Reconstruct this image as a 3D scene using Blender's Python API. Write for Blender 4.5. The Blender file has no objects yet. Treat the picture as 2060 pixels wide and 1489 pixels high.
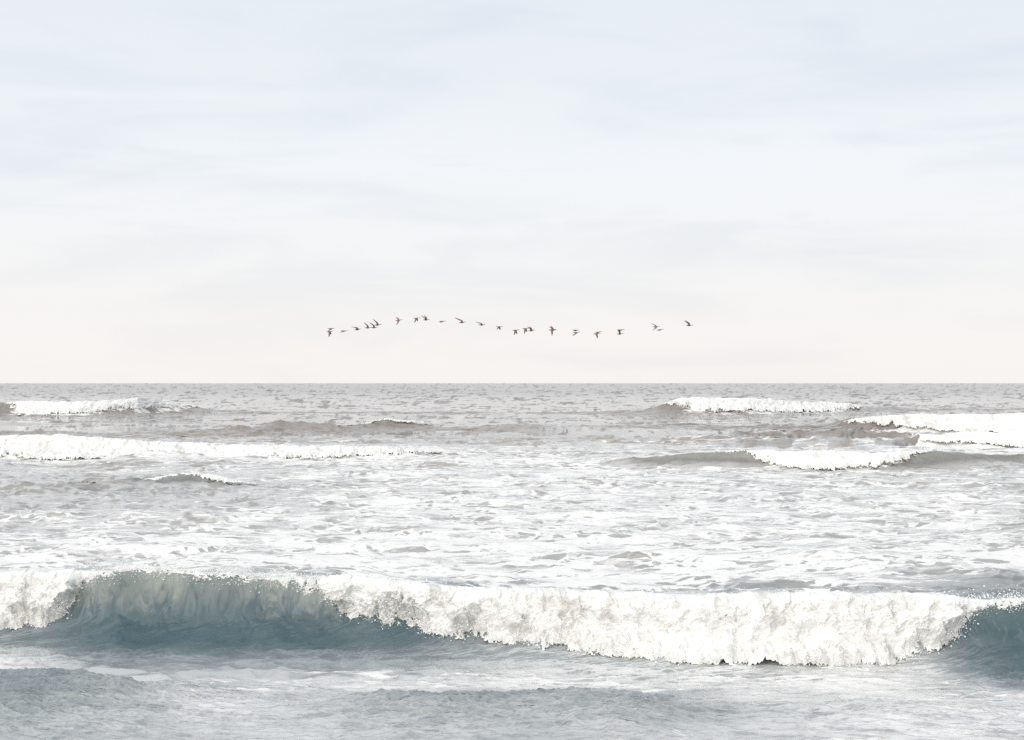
import bpy, math
import numpy as np

S = bpy.context.scene
COL = S.collection
rng = np.random.default_rng(7)

# ------------------------------------------------------------------ camera
CAM_H, F = 4.0, 2600.0            # metres above mean water; focal length in photo pixels
cam_d = bpy.data.cameras.new('camera')
cam = bpy.data.objects.new('camera', cam_d); COL.objects.link(cam)
cam_d.sensor_width = 36.0; cam_d.lens = 36.0 * F / 2060.0
cam_d.clip_start = 0.1; cam_d.clip_end = 80000.0
cam.location = (0, 0, CAM_H)
cam.rotation_euler = (math.radians(90.0) + math.atan(26.5 / F), 0, 0)
S.camera = cam

# ------------------------------------------------------------------ world
SUN_EL, SUN_AZ = math.radians(38), math.radians(205)     # azimuth clockwise from +y
w = bpy.data.worlds.new('World'); S.world = w; w.use_nodes = True
N, L = w.node_tree.nodes, w.node_tree.links
N.clear()
def wn(t, **k):
    n = N.new(t)
    for a, b in k.items(): setattr(n, a, b)
    return n
def wmath(op, a, b=None, clamp=False):
    n = wn('ShaderNodeMath', operation=op, use_clamp=clamp)
    for i, v in enumerate((a, b)):
        if v is None: continue
        if isinstance(v, (int, float)): n.inputs[i].default_value = v
        else: L.new(v, n.inputs[i])
    return n.outputs[0]
def wmix(f, a, b):
    n = wn('ShaderNodeMix', data_type='RGBA')
    for i, v in ((0, f), (6, a), (7, b)):
        if isinstance(v, (int, float)): n.inputs[i].default_value = v
        elif isinstance(v, tuple): n.inputs[i].default_value = v + (1,)
        else: L.new(v, n.inputs[i])
    return n.outputs[2]
sky = wn('ShaderNodeTexSky', sky_type='NISHITA', sun_disc=False)
sky.sun_elevation = SUN_EL; sky.sun_rotation = SUN_AZ; sky.air_density = 1.0; sky.dust_density = 2.0
tc = wn('ShaderNodeTexCoord')
sep = wn('ShaderNodeSeparateXYZ'); L.new(tc.outputs['Generated'], sep.inputs[0])
X, Y, Z = sep.outputs
ramp = wn('ShaderNodeValToRGB'); L.new(wmath('MULTIPLY', Z, 2.0, True), ramp.inputs[0])
r = ramp.color_ramp
stops = [(0.0, (.925, .888, .868)), (.08, (.912, .888, .874)), (.20, (.890, .892, .895)), (.33, (.872, .903, .930)),
         (.46, (.82, .855, .89)), (.56, (.785, .83, .88)), (1.0, (.72, .785, .87))]
r.elements[0].position, r.elements[0].color = stops[0][0], stops[0][1] + (1,)
r.elements[1].position, r.elements[1].color = stops[-1][0], stops[-1][1] + (1,)
for p, c in stops[1:-1]:
    e = r.elements.new(p); e.color = c + (1,)
# soft cloud sheets: noise stretched along the horizon
mp = wn('ShaderNodeMapping'); mp.inputs['Scale'].default_value = (2.2, 2.2, 11.0)
mp.inputs['Rotation'].default_value = (0, math.radians(6), 0); mp.inputs['Location'].default_value = (.4, 0, .35)
L.new(tc.outputs['Generated'], mp.inputs[0])
n1 = wn('ShaderNodeTexNoise'); n1.inputs['Scale'].default_value = 2.0; n1.inputs['Detail'].default_value = 9
n1.inputs['Roughness'].default_value = .56; n1.inputs['Distortion'].default_value = .5
L.new(mp.outputs[0], n1.inputs['Vector'])
cl = wn('ShaderNodeMapRange', interpolation_type='SMOOTHSTEP'); L.new(n1.outputs[0], cl.inputs[0])
cl.inputs[1].default_value = .46; cl.inputs[2].default_value = .68
cover = cl.outputs[0]
# a few of the flat grey sheets the photograph shows, each a soft ellipse of sky (centre x/y, z/y, half sizes, tilt)
def sheet(px, py, hw, hh, tilt, amt):
    ax = wmath('DIVIDE', X, Y); az = wmath('DIVIDE', Z, Y)
    dx = wmath('SUBTRACT', ax, (px - 1030) / F); dz = wmath('SUBTRACT', az, (771 - py) / F)
    dz = wmath('SUBTRACT', dz, wmath('MULTIPLY', dx, tilt))
    dz = wmath('ADD', dz, wmath('MULTIPLY', wmath('SUBTRACT', n1.outputs[0], .5), hh / F * 1.6))
    q = wmath('ADD', wmath('POWER', wmath('DIVIDE', wmath('ABSOLUTE', dx), hw / F), 2.0),
              wmath('POWER', wmath('DIVIDE', wmath('ABSOLUTE', dz), hh / F), 2.0))
    g = wmath('EXPONENT', wmath('MULTIPLY', q, -1.0))
    front = wmath('GREATER_THAN', Y, 0.0)
    return wmath('MULTIPLY', wmath('MULTIPLY', g, front), amt)
for s in ((760, 205, 230, 45, .28, .55), (1950, 130, 260, 110, .15, .45), (420, 365, 520, 22, -.03, .40),
          (1750, 500, 420, 42, .02, .55), (160, 300, 260, 40, .1, .35), (1330, 235, 200, 50, .15, .35)):
    cover = wmath('ADD', cover, sheet(*s))
cover = wmath('MULTIPLY', cover, .62, True)
veil = wmix(cover, ramp.outputs[0], wmix(wmath('MULTIPLY', Z, 4.0, True), (.86, .84, .825), (.70, .775, .86)))
bs = wn('ShaderNodeBackground'); L.new(sky.outputs[0], bs.inputs[0]); bs.inputs[1].default_value = .05
bv = wn('ShaderNodeBackground'); L.new(veil, bv.inputs[0]); bv.inputs[1].default_value = 1.0
ms = wn('ShaderNodeMixShader'); ms.inputs[0].default_value = .93
L.new(bs.outputs[0], ms.inputs[1]); L.new(bv.outputs[0], ms.inputs[2])
wo = wn('ShaderNodeOutputWorld'); L.new(ms.outputs[0], wo.inputs[0])

sun_d = bpy.data.lights.new('sun', 'SUN'); sun_d.energy = 2.1; sun_d.angle = math.radians(75); sun_d.color = (1, .93, .84)
sun = bpy.data.objects.new('sun', sun_d); COL.objects.link(sun)
sun.rotation_euler = (math.radians(90) - SUN_EL, 0, math.radians(180) - SUN_AZ)
sun.location = (-10, -20, 30)
vs = S.view_settings
vs.view_transform = 'Standard'; vs.look = 'None'; vs.exposure = 0.12; vs.gamma = 1.0; vs.use_curve_mapping = False
S.cycles.max_bounces = 6; S.cycles.use_denoising = False

# ------------------------------------------------------------------ numpy noise
_perm = np.random.default_rng(3).integers(0, 1 << 16, 4096).astype(np.int64)
def _h(i, j, k=0):
    a = _perm[i & 4095]; b = _perm[(j + a) & 4095]
    return _perm[(k + b) & 4095]
def noise2(x, y, seed=0):
    x = np.asarray(x, float); y = np.asarray(y, float)
    i = np.floor(x).astype(np.int64); j = np.floor(y).astype(np.int64)
    fx, fy = x - i, y - j
    u = fx * fx * fx * (fx * (fx * 6 - 15) + 10); v = fy * fy * fy * (fy * (fy * 6 - 15) + 10)
    def g(di, dj):
        a = _h(i + di, j + dj, seed) * (2 * np.pi / 65536)
        return np.cos(a) * (fx - di) + np.sin(a) * (fy - dj)
    a = g(0, 0); a = a + u * (g(1, 0) - a)
    b = g(0, 1); b = b + u * (g(1, 1) - b)
    return (a + v * (b - a)) * 1.5
def fbm(x, y, oct=4, seed=0, gain=.5, lac=2.03):
    s = 0.; a = 1.; f = 1.
    for o in range(oct):
        s = s + a * noise2(x * f + 7.1 * o, y * f - 3.7 * o, seed + o); a *= gain; f *= lac
    return s
def billow(x, y, oct=4, seed=0, gain=.5):
    s = 0.; a = 1.; f = 1.; t = 0
    for o in range(oct):
        s = s + a * (1 - np.abs(noise2(x * f, y * f, seed + o)) * 1.8); t += a; a *= gain; f *= 2.1
    return s / t
def sst(a, b, x):
    t = np.clip((x - a) / (b - a), 0, 1); return t * t * (3 - 2 * t)
def gx(x, c, hw): return np.exp(-((x - c) / hw) ** 2)

# ------------------------------------------------------------------ the waves
def dist(py): return CAM_H * F / (py - 771.0)          # distance of still water seen at photo row py
class Wave:
    """crest line, height and shape of one wave; tables: px, toe row, crest row; foam: px, how far down the front the whitewater reaches"""
    def __init__(s, tab, front, back, lean, foam, jag=.04, lip=0., name='breaking_wave', label='', fres=1., zfac=1., seed=0):
        px, toe, cr = (np.array(c, float) for c in zip(*tab))
        yt = dist(toe); yc = yt + front
        h = CAM_H - yc * (cr - 771.0) / F
        s.x = (px - 1030) / F * yc; s.yc = yc; s.h = h * zfac
        s.front, s.back, s.lean, s.jag, s.lip = front, back, lean, jag, lip
        s.fx = (np.array([f[0] for f in foam], float) - 1030) / F * yc.mean() if foam else None
        s.ft = np.array([f[1] for f in foam], float) if foam else None
        s.name, s.label, s.fres, s.seed = name, label, fres, seed
        s.y0 = float(np.median(yc))
    def crest(s, x):
        sc = s.front
        return np.interp(x, s.x, s.yc) + .22 * sc * noise2(x / (2.2 * sc), x * 0 + .5, 11 + s.seed)
    def height(s, x):
        h = np.interp(x, s.x, s.h)
        sc = s.front
        return h * (1 + s.jag * 2.2 * noise2(x / (1.6 * sc), x * 0, 21 + s.seed) + s.jag * fbm(x / (.45 * sc), x * 0 + 3, 4, 31 + s.seed))
    def profile(s, d):                                  # d = y - crest
        b = np.exp(-(np.maximum(d, 0) / s.back) ** 1.5)
        f = np.exp(-(np.maximum(-d, 0) / (s.front * .52)) ** 1.55)
        return np.where(d > 0, b, f)
    def foamt(s, x):
        if s.fx is None: return x * 0 - 1
        return np.interp(x, s.fx, s.ft)

WA = Wave([(-700, 1285, 1200), (-300, 1280, 1172), (0, 1277, 1163), (120, 1282, 1150), (260, 1290, 1141), (420, 1292, 1150), (600, 1292, 1163), (720, 1296, 1168),
           (900, 1306, 1182), (1100, 1318, 1196), (1300, 1330, 1200), (1500, 1335, 1200), (1700, 1338, 1200), (1850, 1338, 1204), (1950, 1336, 1206),
           (2060, 1334, 1204), (2300, 1330, 1200), (2800, 1310, 1215)],
          .95, 1.15, .30,
          [(-900, .9), (0, .95), (90, .93), (125, .80), (150, .34), (200, .10), (300, .07), (420, .11), (560, .17), (636, .26), (655, .58), (700, .70), (770, .82), (815, .72), (860, .86),
           (930, .90), (965, .84), (1020, .94), (1120, .95), (1200, .985), (1400, 1.0), (1600, 1.0), (1700, .995), (1760, .97), (1800, .93), (1835, .84), (1865, .72), (1890, .56), (1915, .34), (1935, .18), (2000, .13), (2300, .12), (2800, .1)],
          jag=.03, lip=.20, fres=1.0,
          label='large green breaking wave curling across the foreground with white foam on its right half')
WH = Wave([(150, 990, 986), (240, 988, 972), (320, 987, 957), (380, 986, 951), (430, 985, 958), (500, 983, 970), (620, 982, 981)],
          1.3, 1.6, .3, [(280, 0), (315, .6), (350, .5), (400, .42), (440, .7), (480, .4), (510, 0)], jag=.10, seed=40,
          label='small lone wave peak on the left below the long white foam band')
WG = Wave([(900, 940, 939), (1100, 940, 934), (1230, 942, 924), (1330, 943, 915), (1420, 944, 909), (1520, 947, 908), (1620, 949, 909), (1740, 949, 910), (1860, 946, 909),
           (1960, 943, 914), (2060, 942, 921), (2300, 940, 930), (2600, 940, 939)],
          1.9, 2.3, .7, [(1430, 0), (1480, .22), (1520, .7), (1580, .9), (1640, 1.), (1740, .95), (1790, .7), (1812, .25), (1840, .05), (2060, .0)], jag=.06, lip=.35, seed=80,
          label='dark olive wave at right with a white foam patch breaking in its middle')
WC = Wave([(-600, 930, 885), (-200, 928, 878), (0, 926, 875), (150, 926, 881), (300, 925, 891), (450, 925, 899), (600, 924, 903), (750, 923, 905), (840, 921, 907), (900, 918, 910),
           (980, 915, 914), (1100, 914, 914)],
          2.6, 3.2, .7, [(-600, 1), (250, 1), (500, .95), (700, .85), (800, .8), (850, .5), (880, .15), (910, 0), (1100, 0)], jag=.07, lip=.35, seed=120,
          label='long low band of white foam rolling in from the left edge')
WF2 = Wave([(1740, 893, 893), (1790, 895, 888), (1840, 898, 879), (1920, 900, 872), (2060, 902, 869), (2300, 902, 869), (2700, 900, 880)],
           3.0, 4.0, .8, [(1760, 0), (1800, .3), (1835, .9), (2060, 1), (2700, 1)], jag=.12, lip=.5, seed=160,
           label='lower of the two stacked foam rollers at the right edge')
WF1 = Wave([(1560, 862, 862), (1660, 864, 855), (1740, 867, 842), (1800, 869, 836), (1880, 872, 833), (1960, 874, 836), (2060, 875, 836), (2300, 875, 838), (2700, 870, 850)],
           4.0, 4.5, 1., [(1690, 0), (1735, .5), (1780, .75), (1860, .9), (2060, 1), (2700, 1)], jag=.10, lip=.6, seed=200,
           label='upper foam roller at the right edge behind the choppy dark patch')
WD = Wave([(150, 876, 876), (260, 876, 869), (360, 878, 866), (450, 876, 866), (520, 874, 856), (580, 872, 850), (640, 872, 855), (710, 870, 853), (770, 868, 845), (830, 868, 848), (900, 870, 857),
           (980, 871, 861), (1080, 870, 859), (1180, 869, 862), (1300, 869, 868)],
          3.6, 5.5, .9, [(690, 0), (735, .34), (790, .28), (830, .36), (860, 0)], jag=.16, name='swell_wave', seed=240,
          label='dark ridge of unbroken swell at left centre between the foam bands')
WE = Wave([(1180, 833, 832), (1290, 835, 825), (1335, 836, 812), (1370, 837, 800), (1420, 837, 802), (1500, 836, 808), (1600, 833, 811), (1700, 830, 815), (1760, 828, 818), (1850, 826, 824),
           (2000, 825, 825)],
          5.5, 8.0, .8, [(1315, 0), (1335, .6), (1370, 1), (1500, 1), (1640, .95), (1700, .8), (1750, .5), (1775, 0)], jag=.08, lip=.8, seed=280,
          label='distant white foam crest at right below the horizon')
WB = Wave([(-500, 838, 834), (-150, 838, 820), (0, 838, 811), (60, 838, 811), (110, 838, 811), (180, 838, 811), (240, 837, 809), (290, 836, 803), (330, 834, 803), (370, 833, 815), (430, 832, 825), (520, 832, 832)],
          5.5, 8.0, .8, [(-100, 0), (40, 0), (62, .3), (90, .9), (150, 1), (200, .985), (235, .95), (262, .90), (290, .84), (325, .80), (345, .55), (368, .1)], jag=.08, lip=.8, seed=320,
          label='distant foam crest at far left just below the horizon')
WI = Wave([(1380, 896, 896), (1440, 896, 889), (1500, 897, 885), (1560, 897, 887), (1640, 898, 882), (1720, 898, 884), (1790, 897, 880), (1850, 896, 884), (1910, 896, 895)],
          1.1, 1.4, .30, [], jag=.17, name='swell_wave', seed=360, label='dark jagged ridge of chop nearest below the upper right foam roller')
WJ = Wave([(1360, 884, 884), (1430, 884, 877), (1490, 885, 871), (1560, 885, 876), (1640, 884, 874), (1700, 884, 870), (1780, 884, 872), (1860, 884, 880), (1920, 884, 884)],
          1.3, 1.6, .35, [], jag=.17, name='swell_wave', seed=400, label='short dark crest in the lacy water left of the upper right foam roller')
WAVES = [WA, WH, WG, WC, WF2, WF1, WD, WE, WB, WI, WJ]

# --- chop: a broad spectrum of small directional waves
K = 110
lam = np.exp(np.linspace(math.log(.16), math.log(26), K)) * rng.uniform(.94, 1.06, K)
ang = rng.normal(0, math.radians(34), K) + math.radians(6)
ang = np.where(lam < 1.2, rng.normal(0, math.radians(36), K), ang)
kk = 2 * math.pi / lam
amp = .030 / kk * np.where(lam > 2, (2 / lam) ** .75, 1.)
ph = rng.uniform(0, 2 * math.pi, K)
def chop(x, y, ds, dx):
    z = np.zeros_like(x); ox = np.zeros_like(x); oy = np.zeros_like(x); sx = np.zeros_like(x); sy = np.zeros_like(x); sf = np.zeros_like(x)
    lc = .42 * np.clip(y / 30, .5, 8) ** .75            # ripples of this length carry the painted dark strokes
    gust = 1 + .9 * fbm(x / 9., y / 7., 3, 501)
    gust2 = 1 + 1.1 * fbm(x / 2.6, y / 1.9, 3, 521)
    rough = 1 + 1.9 * np.exp(-((x - 22) / 9) ** 2 - ((y - 94) / 9) ** 2) + .9 * np.exp(-((x + 15) / 6) ** 2 - ((y - 48) / 5) ** 2)
    rough = rough + .6 * np.exp(-((x + 16) / 14) ** 2 - ((y - 103) / 9) ** 2)
    shore = .22 + .78 * sst(21.5, 26, y)
    x = x + .30 * fbm(x / 1.3, y / 1.3, 3, 541); y = y + .22 * fbm(x / 1.1, y / 1.1, 3, 561)
    shore2 = .30 + .70 * sst(16.6, 18.6, y)
    for i in range(K):
        a = amp[i] * sst(.8, 1.9, lam[i] / ds)
        an = amp[i] * sst(1.5, 3., lam[i] / dx)
        kx, ky = kk[i] * math.sin(ang[i]), kk[i] * math.cos(ang[i])
        p = kx * x + ky * y + ph[i]
        g = np.clip(gust2 if lam[i] < 1.5 else gust, .15, 3.)
        if lam[i] > 8: g = 1.
        g = g * (1.35 if lam[i] < 1.5 else 1.1) * rough * (shore if lam[i] > 1.2 else shore2 if lam[i] > .3 else 1.); a = a * g; an = an * g
        c, sn = np.cos(p), np.sin(p)
        z += a * c; q = .85 * a; sx -= an * sn * kx; sy -= an * sn * ky
        sf -= sn * math.cos(ang[i]) * np.exp(-(np.log(lam[i] / lc) / .95) ** 2) * np.clip(g, .3, 2.4)
        ox -= q * sn * kx / kk[i]; oy -= q * sn * ky / kk[i]
    return z, ox, oy, sx, sy, sf * .040

# --- rows and columns of the sheet
a_in = np.linspace(-.425, .425, 1010)
a_out = .425 + np.cumsum(np.linspace(.0012, .03, 44))
A = np.concatenate([-a_out[::-1], a_in, a_out])
sg = np.concatenate([np.arange(3.0, 60, .002), np.exp(np.linspace(math.log(60), math.log(45000), 60000))[1:]])
rho = .60 * CAM_H * F / sg ** 2
rho = np.where(sg < 13.5, 6., rho)
def add_rho(lo, hi, per_m):
    global rho
    rho = rho + per_m * sst(lo - .3, lo, sg) * (1 - sst(hi, hi + .3, sg))
add_rho(WA.y0 - 1.25, WA.y0 + .12, 130); add_rho(WA.y0 + .12, WA.y0 + .9, 20)
for W_, n in ((WH, 10), (WG, 12), (WC, 9), (WF2, 4), (WF1, 6.0), (WE, 4.0), (WI, 8), (WJ, 6)):
    add_rho(W_.y0 - 1.2 * W_.front, W_.y0 + .3 * W_.back, n)
cum = np.concatenate([[0], np.cumsum((rho[1:] + rho[:-1]) * .5 * np.diff(sg))])
nrow = int(cum[-1])
R = np.interp(np.linspace(0, cum[-1], nrow), cum, sg)
print('sheet', nrow, len(A))
GA, GS = np.meshgrid(A, R)
DS = np.gradient(R)[:, None] + 0 * GA
# rows follow the crest lines
bands = [((WA,), 3.5), ((WH,), 3.5), ((WG,), 4.5), ((WC,), 4.5), ((WF2,), 8), ((WD, WF1), 10), ((WB, WE), 30)]
GY = GS.copy()
for ws, hw in bands:
    x = GA * GS; yy = ws[0].crest(x)
    if len(ws) > 1:
        t = sst(-.08, .08, GA - .03); yy = yy * (1 - t) + ws[1].crest(x) * t
    GY += (yy - ws[-1].y0) * np.exp(-((GS - ws[-1].y0) / hw) ** 4)
x = GA * GS
GX = GA * GY
DX = np.gradient(A)[None, :] * GY

def sea_surface(x, y, ds, dx):
    """rest position (x, y) -> displaced point and the attributes of the water there"""
    z, ox, oy, sx, sy, sf = chop(x, y, ds, dx)
    best = np.zeros_like(x); who = np.full(x.shape, -1); facet = np.zeros_like(x); zw = np.zeros_like(x); yo = np.zeros_like(x)
    calm = np.ones_like(x)
    for i, W in enumerate(WAVES):
        m = np.abs(y - W.y0) < 9 * W.back + 12
        if not m.any(): continue
        xm, ym = x[m], y[m]
        yc = W.crest(xm); h = np.maximum(W.height(xm), 0); d = ym - yc
        p = W.profile(d); c = h * p
        zw[m] += c
        yo[m] -= W.lean * h * np.where(d > 0, p ** 2, p ** 1.6)          # the crest leans towards the shore
        b = best[m]; q = np.where(h > .12 * W.front, c, 0)
        take = (c > b) & (p > .10) & (h > .10 * W.front)
        b[take] = c[take]; best[m] = b
        ww = who[m]; ww[take] = i; who[m] = ww
        fc = facet[m]; fc[take] = np.where(d < .05 * W.front, p, 0)[take] * sst(.1, .35, h[take] / W.front); facet[m] = fc
        cm = calm[m]; cm *= 1 - (.72 if i == 0 else .40) * np.where(d < .3 * W.front, p, p * .3) * sst(.15, .5, h / W.front); calm[m] = cm
    # low swell that has already run in, nearest the shore
    fg = np.zeros_like(x); m = y < 19
    xm, ym = x[m], y[m]
    def mound(cx, hw, cy, front, back, h):
        yy = cy + .25 * noise2(xm / 1.7, xm * 0, 61); d = ym - yy
        return h * gx(xm, cx, hw) * np.where(d > 0, np.exp(-(d / back) ** 2), np.exp(-(d / front) ** 2))
    fg[m] = (mound(-6.2, 2.2, 16.45, 2.0, .50, .36) + mound(-1.0, 1.6, 15.9, 1.5, .45, .22) + mound(1.2, 1.0, 15.85, 1.4, .40, .24)
             + mound(4.3, 1.7, 15.75, 1.3, .4, .12))
    # drawn-up water in the trough: ridges slanting up the face
    tr = np.zeros_like(x); m = (y > 15.5) & (y < 22)
    xm, ym = x[m], y[m]
    dd = ym - WA.crest(xm)
    u = ym * .90 - xm * .38 + .12 * noise2(xm / 1.1, ym / 1.1, 77)
    v = xm * .90 + ym * .38
    rd = fbm(u * 6.5, v * .8, 4, 71, .6) * .55 + .45 * fbm(u * 2.6, v * .5, 2, 75)
    tr[m] = rd * .045 * sst(-3.4, -1.6, dd) * (1 - sst(-.75, -.35, dd)) * (1 - sst(1.5, 4.5, xm) * .8 + sst(5.2, 6.4, xm))
    z = z * calm; ox = ox * calm; oy = oy * calm
    flat = sst(15.9, 16.8, y) * (1 - sst(18.6, 19.2, y)) * sst(-2, 1, x)
    z = z * (1 - .6 * flat)
    rip = (fbm(x * 3.2 + y * 7.0, x * 1.6 - y * .9, 4, 651, .6) * .034 + fbm(x * 1.2 - y * 6.0, x * 1.5 + y * .5, 3, 671, .6) * .022) * (.15 + .85 * np.clip(fg / .22, 0, 1)) * (y < 19)
    slopes = np.stack([-sx * calm, -(sy + .6 * sf) * calm, 0 * sx], -1)
    fine = z * sst(17.6, 19.5, y) + tr + rip
    return x + ox, y + oy + yo, z + zw + fg + tr + rip, who, facet, np.stack([x, y + yo, zw + fg + tr], -1), slopes, fine, sf * calm

PX, PY, PZ, WHO, FAC, P0, SLP, FINE, SF = sea_surface(GX, GY, DS, DX)
# fine vertical draping of the near face
mA = (WHO == 0) & (FAC > .02)
drape = fbm(GX * 2.4 + FAC * .8, FAC * 1.3, 4, 91, .6)
PY = np.where(mA, PY - .03 * drape * FAC * (1 - FAC) * 4 * .6, PY)

# --- how much foam and how aerated the water is, as a map over the sea (knots read off the photograph)
rows = np.array([772, 790, 805, 830, 850, 870, 890, 910, 935, 960, 985, 1010, 1050, 1100, 1140, 1200, 1290, 1330, 1350, 1375, 1400, 1430, 1489])
cols = np.array([0, 250, 520, 780, 1030, 1290, 1550, 1800, 2060])
FM = np.array([
 [.10,.10,.10,.10,.10,.10,.10,.10,.10],
 [.12,.12,.10,.10,.10,.10,.12,.12,.12],
 [.22,.25,.20,.12,.12,.12,.20,.22,.15],
 [.30,.35,.40,.25,.25,.25,.35,.30,.25],
 [.25,.25,.30,.35,.25,.30,.40,.55,.95],
 [.30,.25,.25,.30,.30,.45,.50,.55,1.1],
 [.45,.45,.55,.50,.48,.55,.60,.65,1.0],
 [.60,.60,.60,.60,.60,.50,.55,.55,.60],
 [.42,.45,.50,.58,.60,.55,.45,.40,.35],
 [.30,.30,.40,.55,.60,.60,.55,.50,.45],
 [.25,.22,.32,.55,.62,.62,.60,.55,.50],
 [.30,.30,.42,.58,.62,.60,.58,.55,.52],
 [.55,.50,.55,.60,.64,.62,.60,.58,.55],
 [.62,.60,.62,.64,.66,.64,.62,.62,.58],
 [.60,.62,.66,.66,.68,.68,.66,.62,.60],
 [.50,.45,.45,.60,.65,.65,.65,.60,.30],
 [.20,.10,.10,.12,.20,.20,.20,.20,.05],
 [.45,.22,.28,.40,.35,.35,.35,.30,.10],
 [.50,.35,.35,.45,.45,.50,.50,.50,.25],
 [.25,.30,.45,.50,.55,.60,.60,.60,.40],
 [.12,.20,.45,.40,.35,.30,.45,.55,.50],
 [.15,.18,.30,.22,.18,.20,.35,.40,.45],
 [.20,.20,.30,.22,.20,.25,.35,.40,.45]])
MM = np.array([
 [.10]*9, [.12]*9, [.20]*9, [.25]*9,
 [.22,.22,.20,.20,.25,.25,.30,.30,.40],
 [.30,.28,.28,.30,.30,.35,.35,.35,.45],
 [.45,.45,.50,.50,.48,.50,.45,.40,.50],
 [.50,.50,.55,.55,.55,.50,.45,.45,.45],
 [.38,.40,.50,.60,.62,.60,.55,.50,.45],
 [.22,.22,.45,.60,.65,.65,.60,.60,.55],
 [.20,.15,.35,.62,.70,.70,.68,.65,.60],
 [.35,.30,.50,.68,.72,.70,.70,.66,.62],
 [.60,.55,.65,.72,.75,.74,.72,.70,.66],
 [.72,.70,.72,.75,.78,.76,.75,.74,.70],
 [.75,.75,.75,.78,.78,.78,.78,.75,.70],
 [.50,.30,.30,.40,.50,.50,.50,.40,.20],
 [.30,.03,.02,.03,.10,.15,.20,.15,.02],
 [.75,.30,.25,.40,.55,.65,.65,.50,.10],
 [.85,.55,.45,.60,.75,.85,.85,.85,.30],
 [.50,.60,.75,.85,.88,.90,.90,.92,.70],
 [.16,.34,.76,.50,.34,.32,.72,.88,.85],
 [.22,.36,.64,.36,.28,.34,.64,.80,.82],
 [.40,.48,.60,.50,.44,.52,.68,.80,.82]])
MM[7:15] = 1 - (1 - MM[7:15]) * .52; FM[7:15] += .10
MM[17:20] = 1 - (1 - MM[17:20]) * .6
MM[4:6, 6:8] = .08; FM[4:6, 6:8] = .42; MM[20:23] = 1 - (1 - MM[20:23]) * .88; MM[17, 1:4] = .30; MM[18, 1:4] = .50; MM[15:19, 8] = .03; MM[19, 8] = .25; FM[15:19, 8] = .05; MM[17, 7] = .5; FM[17, 1:4] = .15; MM[16, 4:8] = .45; MM[17, 4:8] = .72; MM[18, 4:8] = .85; MM[19, 0:8] = np.maximum(MM[19, 0:8], .8)
def lookup(M, a, y):
    py = np.clip(771 + CAM_H * F / np.maximum(y, 4), 772, 1489); px = np.clip(1030 + F * a, 0, 2060)
    j = np.clip(np.searchsorted(rows, py) - 1, 0, len(rows) - 2); i = np.clip(np.searchsorted(cols, px) - 1, 0, len(cols) - 2)
    v = (py - rows[j]) / (rows[j + 1] - rows[j]); u = (px - cols[i]) / (cols[i + 1] - cols[i])
    v = v * v * (3 - 2 * v); u = u * u * (3 - 2 * u)
    return (M[j, i] * (1 - u) * (1 - v) + M[j, i + 1] * u * (1 - v) + M[j + 1, i] * (1 - u) * v + M[j + 1, i + 1] * u * v)
GAx = GX / GY
nzz = fbm(GX / 1.6, GY / 1.6 , 4, 601)
FOAM = lookup(FM, GAx + .02 * nzz, GY * (1 + .02 * nzz)) + .10 * fbm(GX / 3., GY / 5., 3, 621)
MILK = np.clip(lookup(MM, GAx + .02 * nzz, GY * (1 + .015 * nzz)) + .10 * nzz, 0, 1)
# wave fronts carry clear water; foam lies on the backs of waves that have broken
SYN = np.gradient(FINE, axis=0) / np.gradient(GY, axis=0)     # slope steering the dark strokes painted on each ripple's shoreward side
nr_ = 1 - sst(20, 24, GY)
SY = SF + (SYN - SF) * nr_
steep = np.clip(FAC * 2.2, 0, 1)
MILK = MILK * (1 - steep * .95); FOAM = FOAM * (1 - steep) - .5 * steep
FOAM = np.where(mA & (FAC > .85), FOAM + 1.0 * sst(.88, 1, FAC), FOAM)
for i_, W_ in enumerate(WAVES):
    if W_.fx is None or W_ is WA: continue
    band = np.abs(GY - W_.y0) < 6 * W_.back + 10
    fx_ = np.zeros_like(GX); fx_[band] = sst(.25, 1.15, W_.foamt(GX[band]) + .45 * fbm(GX[band] / (1.2 * W_.front), GY[band] / (.9 * W_.front), 4, 720 + i_))
    dcr = GY - np.where(band, W_.crest(GX), 1e6)
    FOAM = FOAM + np.where(WHO == i_, fx_ * (1.25 * np.clip(FAC * 2, 0, 1) + .25), 0) + .30 * fx_ * sst(0, W_.back, dcr) * (1 - sst(W_.back, 3.5 * W_.back, dcr)) + .14 * fx_ * sst(-2.2 * W_.front, -1.0 * W_.front, dcr) * (dcr < 0)
PHASE = FAC.copy()

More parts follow.
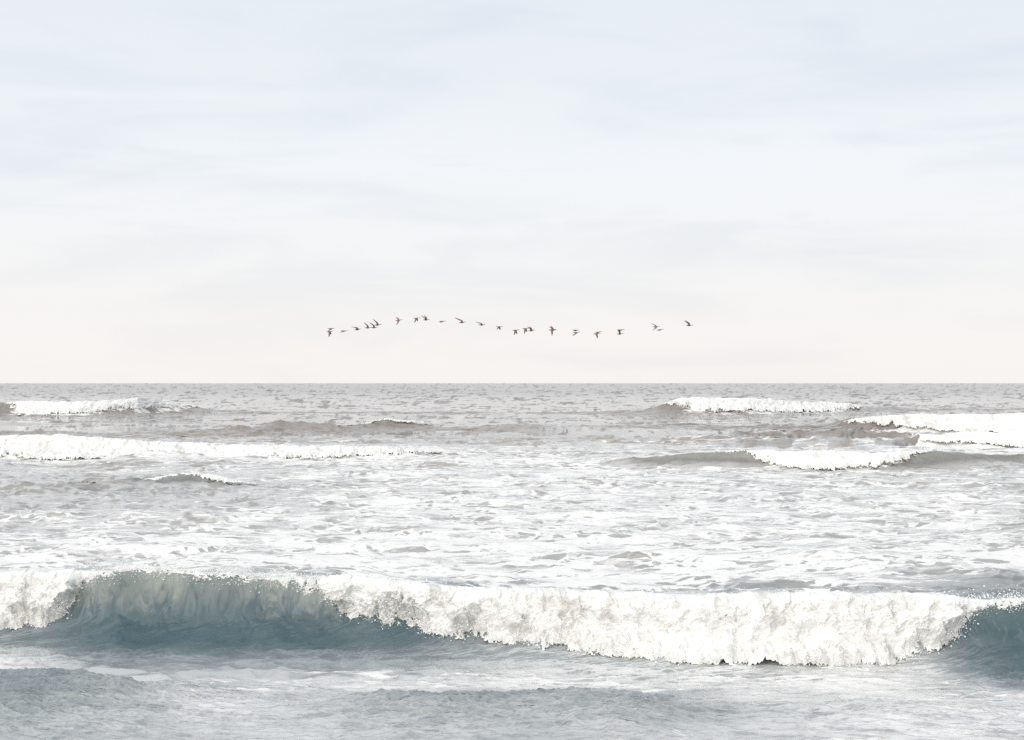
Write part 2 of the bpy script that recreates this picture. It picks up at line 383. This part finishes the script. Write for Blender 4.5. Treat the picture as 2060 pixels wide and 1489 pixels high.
# ------------------------------------------------------------------ materials
class MT:
    def __init__(s, name):
        s.m = bpy.data.materials.new(name); s.m.use_nodes = True
        s.t = s.m.node_tree; s.N = s.t.nodes; s.L = s.t.links; s.N.clear()
        s.out = s.N.new('ShaderNodeOutputMaterial'); s.p = s.N.new('ShaderNodeBsdfPrincipled')
        s.L.new(s.p.outputs[0], s.out.inputs[0])
    def put(s, sock, v):
        if isinstance(v, (int, float)): sock.default_value = v
        elif isinstance(v, tuple): sock.default_value = v + (1,) if len(v) == 3 and sock.type == 'RGBA' else v
        else: s.L.new(v, sock)
    def math(s, op, a, b=None, clamp=False):
        n = s.N.new('ShaderNodeMath'); n.operation = op; n.use_clamp = clamp
        s.put(n.inputs[0], a)
        if b is not None: s.put(n.inputs[1], b)
        return n.outputs[0]
    def mix(s, f, a, b):
        n = s.N.new('ShaderNodeMix'); n.data_type = 'RGBA'
        s.put(n.inputs[0], f); s.put(n.inputs[6], a); s.put(n.inputs[7], b); return n.outputs[2]
    def mixf(s, f, a, b):
        n = s.N.new('ShaderNodeMix'); n.data_type = 'FLOAT'
        s.put(n.inputs[0], f); s.put(n.inputs[2], a); s.put(n.inputs[3], b); return n.outputs[0]
    def attr(s, nm):
        n = s.N.new('ShaderNodeAttribute'); n.attribute_name = nm; return n.outputs['Fac']
    def vec(s, nm):
        n = s.N.new('ShaderNodeAttribute'); n.attribute_name = nm; return n.outputs['Vector']
    def mapping(s, v, scale, rot=(0, 0, 0)):
        n = s.N.new('ShaderNodeMapping'); s.put(n.inputs[0], v); n.inputs['Scale'].default_value = scale
        n.inputs['Rotation'].default_value = rot; return n.outputs[0]
    def noise(s, v, scale, detail=5, rough=.55, dist=0.):
        n = s.N.new('ShaderNodeTexNoise'); s.put(n.inputs['Vector'], v)
        for k, q in (('Scale', scale), ('Detail', detail), ('Roughness', rough), ('Distortion', dist)): n.inputs[k].default_value = q
        return n.outputs[0]
    def ss(s, v, lo, hi):
        n = s.N.new('ShaderNodeMapRange'); n.interpolation_type = 'SMOOTHSTEP'
        s.put(n.inputs[0], v); s.put(n.inputs[1], lo); s.put(n.inputs[2], hi); return n.outputs[0]
    def bump(s, h, dist, nrm=None, strength=1.):
        n = s.N.new('ShaderNodeBump'); n.inputs['Strength'].default_value = strength
        s.put(n.inputs['Distance'], dist); s.put(n.inputs['Height'], h)
        if nrm is not None: s.L.new(nrm, n.inputs['Normal'])
        return n.outputs[0]

def water_material():
    M = MT('sea_water')
    rest = M.vec('rest')                     # where the water lay before the waves moved it, in metres
    foam, milk, fac = M.attr('foam'), M.attr('milk'), M.attr('face')
    far = M.attr('far')
    # reflection contrast painted in: foam and milk cut on each ripple's shoreward side
    rn = M.noise(M.mapping(rest, (.30, 1., 1), (0, 0, math.radians(-4))), 3.2, 10, .72, .6)
    rip = M.math('ADD', M.attr('ripple'), M.math('MULTIPLY', M.math('SUBTRACT', rn, .5), 1.25))
    ripple_shade = M.math('MULTIPLY', M.ss(rip, .05, .34), M.math('SUBTRACT', 1.0, M.math('MULTIPLY', M.attr('shallow'), .45)))
    milk = M.math('MULTIPLY', milk, M.math('SUBTRACT', 1.0, M.math('MULTIPLY', ripple_shade, .52)))
    foam = M.math('SUBTRACT', M.math('ADD', foam, .08), M.math('MULTIPLY', ripple_shade, .26))
    # lacy foam
    wv = M.mapping(rest, (.38, 1., 1.))
    n1 = M.noise(wv, 1.5, 9, .66, .8)
    n2 = M.noise(M.mapping(rest, (.8, 1.2, 1)), 7.0, 5, .6, .3)
    vo = M.N.new('ShaderNodeTexVoronoi'); vo.feature = 'DISTANCE_TO_EDGE'; vo.inputs['Scale'].default_value = 1.5
    wrp = M.N.new('ShaderNodeVectorMath'); wrp.operation = 'MULTIPLY_ADD'
    nc = M.N.new('ShaderNodeTexNoise'); nc.inputs['Scale'].default_value = 1.3; nc.inputs['Detail'].default_value = 5; M.L.new(wv, nc.inputs['Vector'])
    M.L.new(nc.outputs['Color'], wrp.inputs[0]); wrp.inputs[1].default_value = (1.5, 1.5, 1.5); M.L.new(wv, wrp.inputs[2])
    M.L.new(wrp.outputs[0], vo.inputs['Vector'])
    lace = M.math('SUBTRACT', 1.0, M.ss(vo.outputs['Distance'], 0.0, .16))
    v = M.math('ADD', M.math('MULTIPLY', n1, .78), M.math('ADD', M.math('MULTIPLY', lace, .10), M.math('MULTIPLY', n2, .22)))
    th = M.math('SUBTRACT', .84, M.math('MULTIPLY', foam, .55))
    mask = M.ss(v, th, M.math('ADD', th, .13))
    # backlit crest glow painted as lighter olive, broken into drawn-up bubble streaks
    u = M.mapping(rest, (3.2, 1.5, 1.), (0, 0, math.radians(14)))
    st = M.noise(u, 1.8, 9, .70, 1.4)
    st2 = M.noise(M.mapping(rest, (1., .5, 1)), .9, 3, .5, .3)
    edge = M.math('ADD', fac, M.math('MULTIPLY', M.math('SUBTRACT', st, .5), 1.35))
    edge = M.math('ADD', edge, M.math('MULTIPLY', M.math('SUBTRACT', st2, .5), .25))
    glow_bub = M.math('MULTIPLY', M.math('MULTIPLY', M.ss(edge, .25, .95), M.ss(fac, .05, .35)), M.attr('glow_bubbles'))
    offs = M.attr('offshore')
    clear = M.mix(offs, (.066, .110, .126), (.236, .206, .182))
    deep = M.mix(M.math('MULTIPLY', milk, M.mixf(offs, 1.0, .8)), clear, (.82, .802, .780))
    deep = M.mix(M.math('MULTIPLY', M.ss(rn, .42, .66), M.math('SUBTRACT', .5, M.math('MULTIPLY', M.attr('shallow'), .4))), deep, M.mix(.5, deep, (.035, .045, .045)))
    body = M.mix(M.math('MULTIPLY', glow_bub, .85), deep, (.33, .35, .315))
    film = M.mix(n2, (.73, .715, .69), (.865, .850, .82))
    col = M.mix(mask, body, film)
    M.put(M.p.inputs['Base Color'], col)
    rough = M.mixf(mask, M.mixf(far, .07, .20), .75)
    M.put(M.p.inputs['Roughness'], rough)
    M.p.inputs['IOR'].default_value = 1.333
    # ripples finer than the mesh
    r1 = M.noise(M.mapping(rest, (.55, 1.7, 1), (0, 0, math.radians(-24))), 4.6, 3, .55, .9)
    r2 = M.noise(M.mapping(rest, (.4, 1.0, 1), (0, 0, math.radians(8))), 1.0, 5, .55, .5)
    calm = M.math('SUBTRACT', 1.0, M.math('MULTIPLY', M.ss(fac, .1, .5), .75))
    b = M.bump(r1, M.math('MULTIPLY', M.mixf(M.attr('shallow'), M.mixf(far, .016, .0), .13), calm))
    b = M.bump(r2, M.math('MULTIPLY', M.mixf(far, .03, .25), calm), b)
    b = M.bump(mask, .02, b)
    M.put(M.p.inputs['Normal'], b)
    return M.m
def foam_material():
    M = MT('sea_foam')
    rest = M.vec('rest')
    n = M.noise(rest, 5.0, 8, .6, .3); n2 = M.noise(rest, 22.0, 6, .65)
    n3 = M.noise(M.mapping(rest, (1., .5, 1)), 2.2, 6, .65, .4)
    col = M.mix(M.ss(n, .34, .60), (.74, .735, .70), (.87, .865, .845))
    col = M.mix(M.ss(n3, .50, .70), col, (.60, .595, .56))  # grey patches: thin foam, plus shading of hollows painted into the colour
    M.put(M.p.inputs['Base Color'], col); M.p.inputs['Roughness'].default_value = .85
    M.p.inputs['Specular IOR Level'].default_value = .25
    M.p.inputs['Subsurface Weight'].default_value = 0.0
    sc = M.attr('scale')
    b = M.bump(n2, M.math('MULTIPLY', sc, .008)); b = M.bump(n, M.math('MULTIPLY', sc, .03), b)
    M.put(M.p.inputs['Normal'], b)
    return M.m
def drop_material():
    M = MT('spray_water')
    g = M.N.new('ShaderNodeNewGeometry')
    n = M.noise(g.outputs['Position'], 3.0, 2)
    M.put(M.p.inputs['Base Color'], M.mix(n, (.78, .79, .78), (.92, .92, .90))); M.p.inputs['Roughness'].default_value = .4
    return M.m
WATER, FOAMM, DROP = water_material(), foam_material(), drop_material()

# ------------------------------------------------------------------ mesh builders
def mesh_from(name, V, Q, mat, attrs=None, vecs=None, normals=None, smooth=True):
    me = bpy.data.meshes.new(name)
    V = np.ascontiguousarray(V, np.float32); Q = np.ascontiguousarray(Q, np.int32)
    k = Q.shape[1]
    me.vertices.add(len(V)); me.vertices.foreach_set('co', V.ravel())
    me.loops.add(Q.size); me.loops.foreach_set('vertex_index', Q.ravel())
    me.polygons.add(len(Q)); me.polygons.foreach_set('loop_start', np.arange(0, Q.size, k, dtype=np.int32))
    me.polygons.foreach_set('loop_total', np.full(len(Q), k, np.int32))
    me.update(calc_edges=True)
    me.polygons.foreach_set('use_smooth', np.full(len(Q), smooth))
    for n, a in (attrs or {}).items():
        at = me.attributes.new(n, 'FLOAT', 'POINT'); at.data.foreach_set('value', np.ascontiguousarray(a, np.float32).ravel())
    for n, a in (vecs or {}).items():
        at = me.attributes.new(n, 'FLOAT_VECTOR', 'POINT'); at.data.foreach_set('vector', np.ascontiguousarray(a, np.float32).ravel())
    if normals is not None:
        me.normals_split_custom_set_from_vertices(np.ascontiguousarray(normals, np.float32))
    me.materials.append(mat)
    return me
def link(name, me, parent=None, **props):
    o = bpy.data.objects.new(name, me); COL.objects.link(o)
    if parent is not None: o.parent = parent
    for k, v in props.items(): o[k] = v
    return o
def sub(V, Q):
    used = np.zeros(len(V), bool); used[Q.ravel()] = True
    idx = np.cumsum(used) - 1
    return used, idx[Q]

nr, nc_ = GX.shape
P = np.stack([PX, PY, PZ], -1)
du = np.gradient(P, axis=1); dv = np.gradient(P, axis=0)
NRM = np.cross(du, dv); NRM /= np.maximum(np.linalg.norm(NRM, axis=-1, keepdims=True), 1e-12)
def fdn(p):
    n = np.cross(np.gradient(p, axis=1), np.gradient(p, axis=0))
    return n / np.maximum(np.linalg.norm(n, axis=-1, keepdims=True), 1e-12)
far_n = fdn(P0) + SLP; far_n /= np.linalg.norm(far_n, axis=-1, keepdims=True)
wgt = sst(26, 38, GY)[..., None]
NRM = NRM * (1 - wgt) + far_n * wgt; NRM /= np.linalg.norm(NRM, axis=-1, keepdims=True)
Vall = P.reshape(-1, 3); Nall = NRM.reshape(-1, 3)
ii = np.arange(nr * nc_).reshape(nr, nc_)
Q = np.stack([ii[:-1, :-1], ii[:-1, 1:], ii[1:, 1:], ii[1:, :-1]], -1).reshape(-1, 4)
who_f = WHO.reshape(-1)[Q].max(axis=1)
FARv = sst(60, 600, GY)
ATT = {'foam': FOAM, 'milk': MILK, 'face': PHASE, 'far': FARv, 'shallow': (1 - sst(16.6, 17.6, GY)) * np.clip(.25 + P0[..., 2] / .25, 0, 1), 'ripple': SY * (1 - steep), 'glow_bubbles': np.where(WHO == 0, 1 - .80 * sst(5.6, 6.4, GX), .55) * (.55 + .45 * sst(-.5, .5, fbm(GX / 1.3, GX * 0, 3, 701))), 'offshore': sst(21, 30, GY + 4 * GAx) * .6 + .4 * sst(40, 90, GY)}
RESTv = np.stack([GX, GY, np.zeros_like(GX)], -1).reshape(-1, 3)
def piece(name, sel, **props):
    used, q = sub(Vall, Q[sel])
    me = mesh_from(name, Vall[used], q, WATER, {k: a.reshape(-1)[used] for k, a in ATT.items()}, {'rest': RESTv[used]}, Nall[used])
    return link(name, me, **props)
sea = piece('sea', who_f < 0, kind='structure', label='grey green sea streaked with foam reaching the horizon')

# ------------------------------------------------------------------ whitewater and spray
OCT = np.array([(1, 0, 0), (-1, 0, 0), (0, 1, 0), (0, -1, 0), (0, 0, 1), (0, 0, -1)], float)
OCTF = np.array([(0, 2, 4), (2, 1, 4), (1, 3, 4), (3, 0, 4), (2, 0, 5), (1, 2, 5), (3, 1, 5), (0, 3, 5)])
def drops_mesh(name, C, rad):
    n = len(C)
    st = rng.uniform(.6, 1.5, (n, 1, 3))
    V = C[:, None, :] + OCT[None] * rad[:, None, None] * st
    Fc = OCTF[None] + (np.arange(n) * 6)[:, None, None]
    return mesh_from(name, V.reshape(-1, 3), Fc.reshape(-1, 3), DROP, smooth=False)

def whitewater(W, obj, x0, x1, dxm, nt):
    sc = min(W.front, 1.05 * W.h.max()); fr0 = W.front
    nx = int((x1 - x0) / dxm)
    xs = np.linspace(x0, x1, nx); q_ = np.linspace(-.30, 1.06, 400); tq = np.clip(q_, 0, 1) * math.pi / 2; pq = np.cos(tq).clip(0) ** .85 * .965 + .035
    aq = np.concatenate([[0], np.cumsum(np.hypot(np.diff(-.52 * fr0 * (-np.log(pq)).clip(0) ** .645 - np.clip(q_ - 1, 0, 1) * fr0 + np.clip(-q_, 0, 1) * 1.8 * W.back), np.diff(pq) * W.h.max()))])
    ts = np.interp(np.linspace(0, aq[-1], nt), aq, q_)
    T, Xg = np.meshgrid(ts, xs, indexing='ij')
    yc = W.crest(xs)[None, :]; h = np.maximum(W.height(xs), .02)[None, :]
    ft = W.foamt(xs)[None, :]
    b0 = billow(Xg / (.75 * sc), T * 1.5, 2, 300 + W.seed)
    if W is not WA: ft = ft * (1 + .28 * noise2(Xg / (3.2 * fr0), Xg * 0 + .3, 480 + W.seed)).clip(.4, 1.1)
    full = sst(.12, .8, ft)
    tt = np.clip(T, 0, 1.) * math.pi / 2
    pp = np.maximum(np.cos(tt), 0) ** .85 * .965 + .035
    yf = yc - .52 * fr0 * np.maximum(-np.log(pp), 0) ** .645 - W.lean * h * pp ** 1.6 - np.maximum(T - 1, 0) * .4 * fr0
    zf = h * pp - np.maximum(T - 1, 0) * .15 * fr0
    back = np.clip(-T, 0, 1) * 1.8 * W.back
    pb = np.exp(-(back / W.back) ** 1.5)
    y = np.where(T < 0, yc + back - W.lean * h * pb ** 2, yf)
    z = np.where(T < 0, h * pb, zf)
    # outward normal of the roller profile
    dy = np.gradient(y, axis=0); dz = np.gradient(z, axis=0)
    ln = np.maximum(np.hypot(dy, dz), 1e-9); ny, nz = dz / ln, -dy / ln
    arc = np.cumsum(ln, axis=0).mean(axis=1)
    arc = (arc - np.interp(0, ts, arc))[:, None] + 0 * T
    tot = np.interp(1., ts, arc[:, 0]); AN = arc / tot; fa = np.interp(ft[0], ts, arc[:, 0])[None, :] / tot
    fr = fbm(Xg / (.40 * sc), arc / (.6 * sc), 5, 440 + W.seed, .62)
    f1 = .55 * (1 - billow(Xg / (.50 * sc) + .35 * fr, arc / (1.1 * sc) + .3 * b0, 5, 340 + W.seed, .5)) + .45 * (.32 + .30 * fbm(Xg / (.36 * sc), arc / (.5 * sc), 5, 360 + W.seed, .55))
    f2 = fbm(Xg / (.11 * sc), arc / (.16 * sc), 4, 380 + W.seed, .62)
    grow = sst(-.1, .45, T) * (.35 + .65 * full)
    fr = fbm(Xg / (.40 * sc), arc / (.6 * sc), 5, 440 + W.seed, .62)
    fr2 = fbm(Xg / (.08 * sc), arc / (.10 * sc), 4, 470 + W.seed, .7)
    lim = fa * 1.04 + ((.13 if W is WA else .24) * fr * sst(0, .3, ft) + .05 * fr2) * 1.3 * sc / tot
    disp = sc * ((.10 + .10 * np.sin(np.pi * np.clip(T, 0, 1))) * full * ft.clip(0, 1) * sst(-.1, .3, T) + (.36 * (f1 - .30) + .16 * (b0 - .5)) * grow + .013 * f2 * (.5 + .5 * grow) + .03)
    top = -.12 - .10 * full + .10 * fr + .10 * fr2
    pad = np.where(ft < .3, .10 * (fr + fr2 * .8), 0)     # patchy where only the crest is breaking
    s = np.minimum((lim - AN) * tot / (1.3 * sc), T - top)
    s = np.minimum(s, ft * .6 - pad * .9 + -.02 + sst(.22, .42, ft))
    s = np.minimum(s, ((.95 + 1.2 * full) - (fr2 + .55 * fr)) * .5)
    if W is not WA: disp = disp * .62
    e = sst(-.03, .24, s)
    disp = disp * e + sc * (.03 + .02 * e - .030 * (1 - sst(-.02, .06, s)))
    yy = y + ny * disp; zz = z + nz * disp
    xx = Xg + sc * .05 * fbm(Xg / (.2 * sc), arc / (.2 * sc), 3, 420 + W.seed)
    keep = s > -.03
    Vg = np.stack([xx, yy, zz], -1)
    i2 = np.arange(nt * nx).reshape(nt, nx)
    q = np.stack([i2[:-1, :-1], i2[:-1, 1:], i2[1:, 1:], i2[1:, :-1]], -1).reshape(-1, 4)[:, ::-1]
    kf = keep.reshape(-1)[q].all(axis=1)
    q = q[kf]
    V = Vg.reshape(-1, 3)
    rest = np.stack([Xg / sc, arc / sc * 1.0, disp / sc], -1).reshape(-1, 3)
    used, qq = sub(V, q)
    me = mesh_from('whitewater', V[used], qq, FOAMM, {'scale': np.full(used.sum(), sc)}, {'rest': rest[used]})
    ww = link('whitewater', me, obj, kind='stuff')
    # spray: beads thrown off along the ragged limits
    near = (np.abs(s) < .08) & (ft > .03) & (AN < fa + .10) & (T > -.3)
    cand = np.argwhere(near.reshape(-1))[:, 0]
    nd = int(min(len(cand), (x1 - x0) / sc * 2400 * (1. if W is WA else .3)))
    if nd < 20: return
    pick = rng.choice(cand, nd, replace=False)
    C = V[pick].copy()
    off = rng.normal(0, 1, (nd, 3)) * np.array([.05, .05, .05]) * sc
    nn = np.stack([0 * ny, ny, nz], -1).reshape(-1, 3)[pick]
    C += off + nn * np.abs(rng.normal(0, .04, (nd, 1))) * sc
    tsel = T.reshape(-1)[pick]
    C[:, 2] += np.where(tsel < .1, np.abs(rng.normal(0, .035, nd)) * sc, 0)
    C[:, 2] = np.maximum(C[:, 2], .01 * sc)
    rad = np.exp(rng.normal(math.log(.0032 * sc), .75, nd))
    rad = np.minimum(rad, .016 * sc)
    link('spray', drops_mesh('spray', C, rad), obj, kind='stuff')

for i, W in enumerate(WAVES):
    sel = who_f == i
    if not sel.any(): continue
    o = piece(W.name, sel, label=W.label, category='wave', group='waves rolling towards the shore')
    if W.fx is None: continue
    on = W.fx[W.ft > 0.001]
    half = (.48 if W is not WA else .52) * W.y0
    x0, x1 = max(on.min() - .6 * W.front, -half), min(on.max() + .6 * W.front, half)
    res = max(.5 * W.y0 / 1300, .0)
    whitewater(W, o, x0, x1, max(res, .011 if W is WA else .0), 230 if W is WA else 90)

# ------------------------------------------------------------------ birds
def bird_material():
    M = MT('brown_plumage')
    tcn = M.N.new('ShaderNodeTexCoord')
    n = M.noise(M.mapping(tcn.outputs['Object'], (3, 12, 3)), 4.0, 4)
    M.put(M.p.inputs['Base Color'], M.mix(n, (.125, .074, .058), (.20, .13, .105))); M.p.inputs['Roughness'].default_value = .8
    return M.m
PLUM = bird_material()
def bird_mesh(near, far, sweep=.0, bend=.25):
    """one continuous skin: head, neck, body, tail and both wings. Faces +x, its right wing towards -y.
    near/far: elevation of each wing in degrees; the outer half bends on by `bend`"""
    import bmesh
    bm = bmesh.new()
    # x, z, half width, half height
    st = [(-.30, .015, .004, .003), (-.27, .015, .040, .008), (-.20, .008, .045, .024), (-.13, .0, .062, .046), (-.06, -.006, .074, .060), (.00, -.008, .078, .066),
          (.06, -.004, .074, .062), (.12, .004, .058, .050), (.17, .018, .034, .034), (.22, .032, .022, .024), (.27, .040, .019, .021), (.305, .046, .026, .027),
          (.335, .046, .023, .023), (.355, .041, .011, .010), (.39, .036, .007, .005), (.405, .034, .002, .002)]
    NR = 12
    rings = []
    for (x, z, a, b) in st:
        rings.append([bm.verts.new((x * 1.08, .95 * a * math.cos(2 * math.pi * (k + .5) / NR), z + .95 * b * math.sin(2 * math.pi * (k + .5) / NR))) for k in range(NR)])
    rootl = range(3, 7)                                   # ring spans the wings grow from
    for i in range(len(rings) - 1):
        for k in range(NR):
            if i in rootl and k in (11, 5): continue      # side quads: left open for the wing roots
            bm.faces.new((rings[i][k], rings[i + 1][k], rings[i + 1][(k + 1) % NR], rings[i][(k + 1) % NR]))
    bm.faces.new(rings[0]); bm.faces.new(rings[-1][::-1])
    for side, elev in ((-1, near), (1, far)):
        kt, kb = (0, 11) if side > 0 else (5, 6)
        # k=11: lower quad edge verts 11 and 0 on +y side ; k=5: verts 5 and 6 on -y side
        top = [rings[i][kt] for i in range(3, 8)]; bot = [rings[i][kb] for i in range(3, 8)]
        prev = top + bot[::-1]
        span = [(.06, .150, .030), (.16, .160, .020), (.27, .160, .014), (.36, .145, .010), (.45, .110, .007), (.53, .065, .005), (.58, .022, .003)]
        y0, z0 = side * .070, .008; yy, zz = y0, z0; last = 0
        for j, (sp, ch, th) in enumerate(span):
            e = math.radians(elev + (bend * 57.3 * (-1 if elev >= 0 else 1) * .0 if sp < .2 else (-bend * 57.3 if elev > 0 else bend * 20)))
            ds = sp - last; last = sp
            yy += side * ds * math.cos(e); zz += ds * math.sin(e)
            cx = .0 + .03 * math.sin(sp / .2) - sweep * max(sp - .18, 0) * 1.6
            lp = []
            for q in range(5):
                f = q / 4.; x = cx - ch * .5 * 1.0 + ch * f
                t = th * (4 * f * (1 - f)) ** .5 * .5 + .001
                lp.append(((x, yy - side * t * math.sin(e), zz + t * math.cos(e)), (x, yy + side * t * math.sin(e), zz - t * math.cos(e))))
            cur = [bm.verts.new(a) for a, b in lp] + [bm.verts.new(b) for a, b in lp][::-1]
            for k in range(10):
                bm.faces.new((prev[k], prev[(k + 1) % 10], cur[(k + 1) % 10], cur[k]))
            prev = cur
        bm.faces.new(prev)
    bmesh.ops.recalc_face_normals(bm, faces=bm.faces)
    me = bpy.data.meshes.new('flying_bird'); bm.to_mesh(me); bm.free()
    me.polygons.foreach_set('use_smooth', np.ones(len(me.polygons), bool))
    me.materials.append(PLUM)
    return me
# px, py, near wing, far wing, sweep, yaw, pitch, roll, extra distance, label
BIRDS = [
 (664.5, 661.3, -38, -20, .3, 0, 0, 0, 3, 'upper bird of the overlapping pair at the left end of the flock'),
 (662.5, 667.5, -68, -30, .0, -4, 2, 0, 0, 'lower bird of the pair at the left end, near wing straight down'),
 (691.0, 666.0, -25, -10, .5, 0, -3, 0, 0, 'bird with half lowered wings right of the leftmost pair'),
 (718.5, 663.3, 42, 48, .6, -12, 6, 0, 0, 'bird with both wings raised in a V, left of the climbing three'),
 (739.5, 659.6, 68, 60, .5, 0, 0, 0, 2, 'lowest and leftmost of three close birds with tall raised wings'),
 (752.0, 659.2, 72, 66, .6, 0, 3, 0, 0, 'middle bird of three close birds with tall raised wings'),
 (759.0, 653.8, 78, 70, .55, 0, 4, 0, -3, 'topmost of three close birds, one wing raised high'),
 (801.0, 644.8, -52, 52, .35, 0, 7, 0, 0, 'banking bird with one wing up and one down, alone left of the peak'),
 (837.0, 640.4, -58, -30, .1, -14, 0, 0, 2, 'bird with wings down at the top of the flock'),
 (856.5, 643.6, 52, 64, .5, -16, 0, 0, 0, 'bird with raised wings right beside the one at the top'),
 (888.5, 646.8, -22, -8, .3, 0, 0, 0, 0, 'bird gliding with nearly level wings between two gaps left of centre'),
 (929.0, 648.8, 64, 58, 1.0, 0, 3, 0, -3, 'bird with wings swept up and back left of centre'),
 (968.5, 653.8, 42, 36, .9, 0, 0, 0, 3, 'small bird with short raised wings, descending part of the line'),
 (1003.5, 657.6, -35, -34, .1, -16, 0, 0, 4, 'bird with lowered wings just left of the middle of the photo'),
 (1036.5, 664.6, -58, -42, .0, -16, 0, 0, 0, 'bird with both wings down left of the overlapping central pair'),
 (1056.5, 661.4, -66, -34, .0, -16, 0, 0, 0, 'left bird of the central pair, broad wings beating down'),
 (1068.5, 665.4, 52, 58, .4, -14, 2, 0, 3, 'right bird of the central pair, wings raised'),
 (1110.0, 663.8, -72, -40, .0, 0, 0, 0, -6, 'front bird of the dark cluster right of centre, wing pointing down'),
 (1111.5, 664.6, 48, 62, .4, -12, 0, 0, 4, 'rear bird of the dark cluster right of centre, wing tips showing above'),
 (1157.5, 664.9, 14, 18, .4, 0, 0, 0, 4, 'upper bird of the small pair flying one above the other right of centre'),
 (1158.5, 669.0, -38, -30, .5, 0, 0, 0, 0, 'lower bird of the small pair flying one above the other right of centre'),
 (1202.5, 668.5, -20, -24, .4, 0, 3, 0, 3, 'upper bird of the lowest pair of the flock'),
 (1200.0, 671.7, -58, -34, -.1, 0, 0, 0, 0, 'lowest bird of the flock with its wing straight down'),
 (1248.5, 664.0, -20, -14, .5, 0, 0, 0, 3, 'upper bird of the stacked pair before the wide gap on the right'),
 (1246.5, 672.0, 62, 56, .2, 0, 2, 0, 0, 'lower bird of the stacked pair before the wide gap, wings raised'),
 (1319.0, 657.6, -40, 50, .6, 0, 2, 0, 0, 'left bird of the last pair, one wing up and the other down'),
 (1327.0, 663.8, 10, 14, .4, 0, 4, 0, 4, 'right and lower bird of the last pair, wings held level'),
 (1386.0, 654.8, 66, 60, .7, 0, 0, 0, -3, 'single bird leading the flock at the far right, wings up'),
]
for k, (px, py, wn_, wf_, sw, yaw, pit, rol, ex, lab) in enumerate(BIRDS):
    D = 122.0 + ex
    o = link('flying_bird', bird_mesh(wn_, wf_, sw), label=lab, category='bird', group='birds flying in a line above the sea')
    o.location = ((px - 1030) / F * D, D, CAM_H + (771 - py) / F * D)
    o.rotation_euler = (math.radians(rol), -math.radians(pit), math.radians(yaw))
